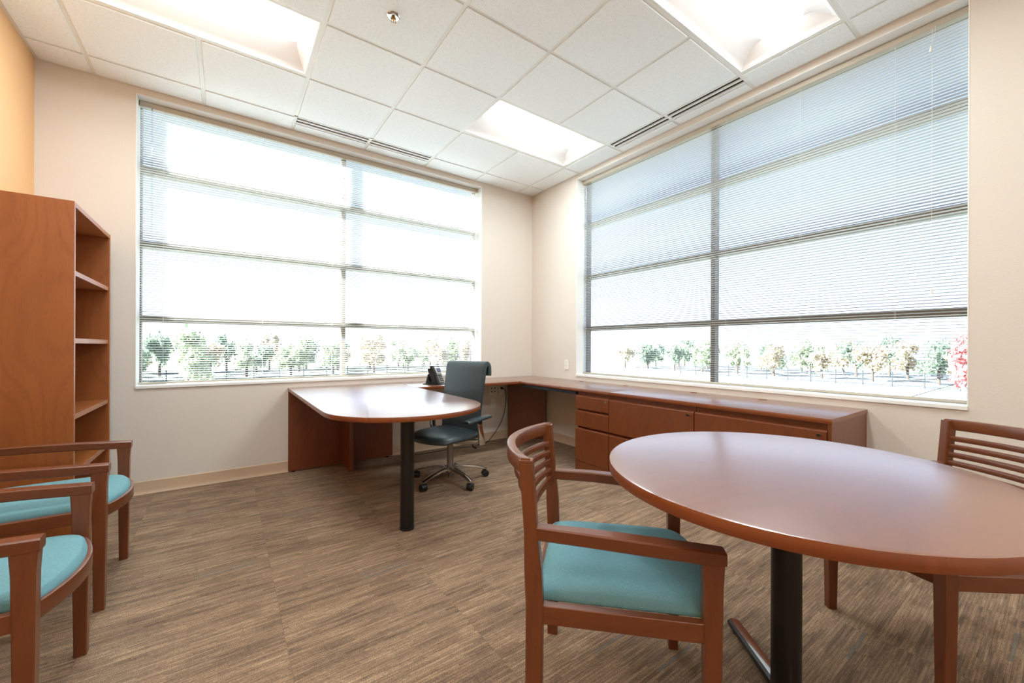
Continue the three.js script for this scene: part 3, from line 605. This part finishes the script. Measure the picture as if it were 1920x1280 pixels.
  for (const s of [-1, 1]) {
    const arm = part('armrest', loft([[V(s * 0.285, 0.520, 0.10), V(0.030, 0, 0), V(0, 0.011, 0), 0.5], [V(s * 0.285, 0.526, 0.04), V(0.042, 0, 0), V(0, 0.015, 0), 0.5], [V(s * 0.285, 0.535, -0.06), V(0.040, 0, 0), V(0, 0.016, 0), 0.5], [V(s * 0.285, 0.538, -0.16), V(0.032, 0, 0), V(0, 0.013, 0), 0.5]], 1.2, 'z'), M.leather, o, 'black padded armrest');
    part('arm_upright', loft([[V(s * 0.285, 0.50, -0.05), V(0.010, 0, 0), V(0, 0, 0.024), 0.4], [V(s * 0.288, 0.42, -0.06), V(0.012, 0, 0), V(0, 0, 0.027), 0.4], [V(s * 0.275, 0.335, -0.085), V(0.014, 0, 0), V(0, 0, 0.032), 0.4], [V(s * 0.262, 0.315, -0.10), V(0.013, 0, 0), V(0, 0, 0.034), 0.4]], 0.7), M.chrome, arm, 'chrome arm upright');
    part('arm_post', at(box(-0.012, 0.012, 0.49, 0.523, -0.02, 0.02, 0.003), s * 0.285, 0, -0.05), M.black, arm);
  }
}

// ------------------------------------------------------------------ small things
{
  const o = thing('desk_phone', 'grey and black desk phone with small screen on the worktop behind the office chair', 'phone', [-1.475, DESK + 0.001, 0.385], 0.62);
  part('stand', merge([box(-0.10, 0.10, 0, 0.008, -0.09, 0.10, 0.003), loft([[V(0, 0.008, -0.06), V(0.07, 0, 0), V(0, 0, 0.02), 0.2], [V(0, 0.10, -0.05), V(0.06, 0, 0), V(0, 0, 0.008), 0.2]], 0.6)]), M.black, o);
  const tilt = new THREE.Matrix4().makeRotationX(-0.42).setPosition(0, 0.012, 0.045);
  const body = part('body', box(-0.035, 0.10, 0, 0.165, -0.032, 0, 0.006).applyMatrix4(tilt), M.phoneGrey, o, 'silver grey phone body');
  part('screen_bezel', box(0.0, 0.092, 0.098, 0.158, 0, 0.008, 0.003).applyMatrix4(tilt), M.plate, body);
  part('screen', box(0.008, 0.084, 0.106, 0.150, 0.008, 0.0095, 0).applyMatrix4(tilt), M.screen, body, 'dim blue phone screen');
  for (let r = 0; r < 4; r++) for (let c = 0; c < 3; c++) part('key', box(0.012 + c * 0.024, 0.028 + c * 0.024, 0.014 + r * 0.019, 0.026 + r * 0.019, 0, 0.004, 0.001).applyMatrix4(tilt), M.black, body);
  const hs = part('handset', loft([[V(0, 0.0, 0.012), V(0.022, 0, 0), V(0, 0, 0.016), 0.4], [V(0, 0.03, 0.016), V(0.021, 0, 0), V(0, 0, 0.013), 0.4], [V(0, 0.085, 0.022), V(0.018, 0, 0), V(0, 0, 0.009), 0.4], [V(0, 0.14, 0.016), V(0.021, 0, 0), V(0, 0, 0.013), 0.4], [V(0, 0.172, 0.012), V(0.022, 0, 0), V(0, 0, 0.015), 0.4]], 0.8).translate(-0.062, 0, 0).applyMatrix4(tilt), M.black, o, 'black handset');
  part('cradle', box(-0.088, -0.036, 0, 0.16, -0.030, -0.004, 0.004).applyMatrix4(tilt), M.black, o);
  part('handset_cord', tube(Array.from({ length: 60 }, (_, i) => [-0.065 - 0.006 * Math.cos(i * 1.5) - 0.03 * Math.sin(i / 19), 0.022 + 0.006 * Math.sin(i * 1.5), 0.05 - i * 0.0016]), 0.0018, 180, 5), M.black, hs);
}
function duplex(name, label, wide, p, turn, group) {                 // wall plate, face towards local +z
  const o = thing(name, label, 'outlet', p, turn, group), w = wide ? 0.116 : 0.070;
  part('plate', box(-w / 2, w / 2, -0.0575, 0.0575, 0, 0.006, 0.002), M.plate, o);
  for (const x of wide ? [-0.023, 0.023] : [0]) {
    if (wide) { for (const y of [-0.02, 0.02]) part('data_jack', box(x - 0.009, x + 0.009, y - 0.009, y + 0.009, 0.0055, 0.0075, 0.001), M.grey, o); continue; }
    for (const y of [-0.02, 0.02]) {
      const f = part('socket', at(cyl(0.0165, 0.0165, 0.003, 20).rotateX(Math.PI / 2), x, y, 0.0065), M.white, o);
      for (const dx of [-0.0062, 0.0062]) part('slot', box(x + dx - 0.0011, x + dx + 0.0011, y - 0.002, y + 0.007, 0.0075, 0.0083, 0), M.black, f);
    }
    part('screw', at(cyl(0.0028, 0.0028, 0.002, 10).rotateX(Math.PI / 2), x, 0, 0.0065), M.satin, o);
  }
  return o;
}
duplex('data_outlet', 'wide cream data wall plate under the corner worktop', true, [-0.577, 0.592, 0.001], 0);
duplex('wall_outlet', 'cream power outlet under the corner worktop with a black cord plugged in', false, [-0.465, 0.588, 0.001], 0);
duplex('wall_outlet', 'cream power outlet low under the wide data plate', false, [-0.578, 0.430, 0.001], 0);
duplex('wall_outlet', 'cream power outlet above the corner worktop beside the shaded window', false, [-0.001, 0.905, 0.663], -Math.PI / 2);
{
  const o = thing('power_cord', 'black power cord plugged into the outlet and looping to the floor', 'cord');
  part('plug', loft([[V(-0.465, 0.608, 0.010), V(0.012, 0, 0), V(0, 0.012, 0), 0.4], [V(-0.464, 0.607, 0.034), V(0.009, 0, 0), V(0, 0.010, 0), 0.4]], 0.7, 'z'), M.black, o);
  part('cable', tube([[-0.465, 0.607, 0.032], [-0.445, 0.595, 0.055], [-0.425, 0.53, 0.05], [-0.425, 0.42, 0.045], [-0.45, 0.30, 0.045], [-0.51, 0.18, 0.05], [-0.60, 0.09, 0.07], [-0.72, 0.02, 0.12], [-0.86, 0.004, 0.16], [-1.15, 0.004, 0.12], [-1.5, 0.004, 0.14], [-1.74, 0.004, 0.10]], 0.0038, 90, 8), M.black, o);
}

// ------------------------------------------------------------------ outdoors, one floor below
const GY = -3.9;
{
  const g = struct('ground', 'sunlit grass and paving outside the windows', 'ground');
  part('grass', new THREE.PlaneGeometry(700, 700).rotateX(-Math.PI / 2).translate(0, GY, 0), M.grass, g);
  part('parking_lot', new THREE.BoxGeometry(170, 0.06, 60).translate(20, GY + 0.02, -36), M.asphalt, g);
  part('parking_lot', new THREE.BoxGeometry(55, 0.06, 120).translate(40, GY + 0.02, 55), M.asphalt, g);
}
function ironFence(label, x0, z0, x1, z1) {
  const o = thing('iron_fence', label, 'fence'), L = Math.hypot(x1 - x0, z1 - z0), a = Math.atan2(-(z1 - z0), x1 - x0);
  o.position.set(x0, GY, z0); o.rotation.y = a;
  for (const y of [0.25, 1.55, 1.8]) part('rail', box(0, L, y - 0.025, y + 0.025, -0.02, 0.02, 0), M.dark, o);
  const pk = new THREE.BoxGeometry(0.022, 1.85, 0.022), picks = new THREE.InstancedMesh(pk, M.dark, Math.floor(L / 0.14)), m = new THREE.Matrix4();
  for (let i = 0; i < picks.count; i++) picks.setMatrixAt(i, m.makeTranslation(0.07 + i * 0.14, 0.97, 0));
  picks.name = 'pickets'; picks.userData.kind = 'stuff'; o.add(picks);
  for (let x = 0; x <= L; x += 3) part('post', box(x - 0.045, x + 0.045, 0, 2.0, -0.045, 0.045, 0), M.dark, o);
}
ironFence('black iron fence beyond the lot outside the sunlit window', -30, -62, 60, -62);
ironFence('black iron fence beyond the lot outside the shaded window', 66, -40, 66, 60);
const crowns = [0, 1, 2].map((k) => {                              // ragged crowns of leaf clumps gathered round a few boughs
  const pos = [], boughs = Array.from({ length: 9 }, (_, i) => [rr(-0.5, 0.5), rr(-0.45, 0.55), rr(-0.5, 0.5), rr(0.28, 0.5)]), a = V(0, 0, 0), q = new THREE.Quaternion(), e = new THREE.Euler();
  for (let i = 0; i < 1100; i++) {
    const [bx, by, bz, r] = boughs[i % 9]; a.set(rr(-1, 1), rr(-1, 1), rr(-1, 1)).normalize().multiplyScalar(r * Math.sqrt(rnd()));
    const cx = bx + a.x, cy = by + a.y, cz = bz + a.z, w = rr(0.04, 0.10); q.setFromEuler(e.set(rr(0, 6), rr(0, 6), rr(0, 6)));
    const c = [[-w, -w * 0.6], [w, -w * 0.5], [w * 0.7, w * 0.7], [-w * 0.8, w * 0.5]].map(([p, t]) => a.set(p, t, 0).applyQuaternion(q).toArray());
    for (const j of [0, 1, 2, 0, 2, 3]) pos.push(cx + c[j][0], cy + c[j][1], cz + c[j][2]);
  }
  const g = new THREE.BufferGeometry(); g.setAttribute('position', new THREE.Float32BufferAttribute(pos, 3)); g.computeVertexNormals(); return g;
});
function tree(label, x, z, h, w, k, mat) {
  const o = thing('tree', label, 'tree', [x, GY, z], rr(0, 6), 'trees beyond the fences');
  const c = part('crown', crowns[k], mat, o); c.scale.set(w, h * 0.52, w); c.position.y = h * 0.50;
  part('trunk', at(cyl(0.22, 0.12, h * 0.5, 8), 0, h * 0.25, 0), M.bark, o);
}
const kinds = [['broad olive green tree', M.leafA], ['dark green tree', M.leafB], ['tan autumn tree', M.leafC]];
for (let row = 0; row < 3; row++) for (let i = 0; i < 19; i++) {
  const pick = () => kinds[Math.floor(rnd() * 3)], d = 74 + row * 9, off = -60 + i * 6.6 + row * 2.2 + rr(-0.3, 0.3);
  let k = pick(); tree(k[0] + ' beyond the iron fence outside the sunlit window', off, -d, rr(5.2, 7.6) + row * 0.5, rr(2.5, 2.95), Math.floor(rnd() * 3), k[1]);
  k = pick(); tree(k[0] + ' beyond the iron fence outside the shaded window', d, off, rr(5.0, 7.2) + row * 0.5, rr(2.5, 2.95), Math.floor(rnd() * 3), k[1]);
}
tree('tall red leaved tree beyond the lot outside the shaded window', 52, -1.2, 7.4, 2.3, 1, M.leafR);
tree('leafy green tree just outside the sunlit window wall', -6.2, -48, 7.2, 2.6, 0, M.leafA);
{
  const o = thing('lamp_post', 'white lamp post in the lot outside the shaded window', 'lamp post', [40, GY, -16.4]);
  part('pole', at(cyl(0.16, 0.10, 5.6, 12), 0, 2.8, 0), M.white, o); part('base', at(cyl(0.35, 0.3, 0.8, 12), 0, 0.4, 0), M.white, o); part('lamp_head', box(-0.5, 0.5, 5.5, 5.7, -0.2, 0.2, 0.03), M.white, o);
}

renderer.render(scene, camera);
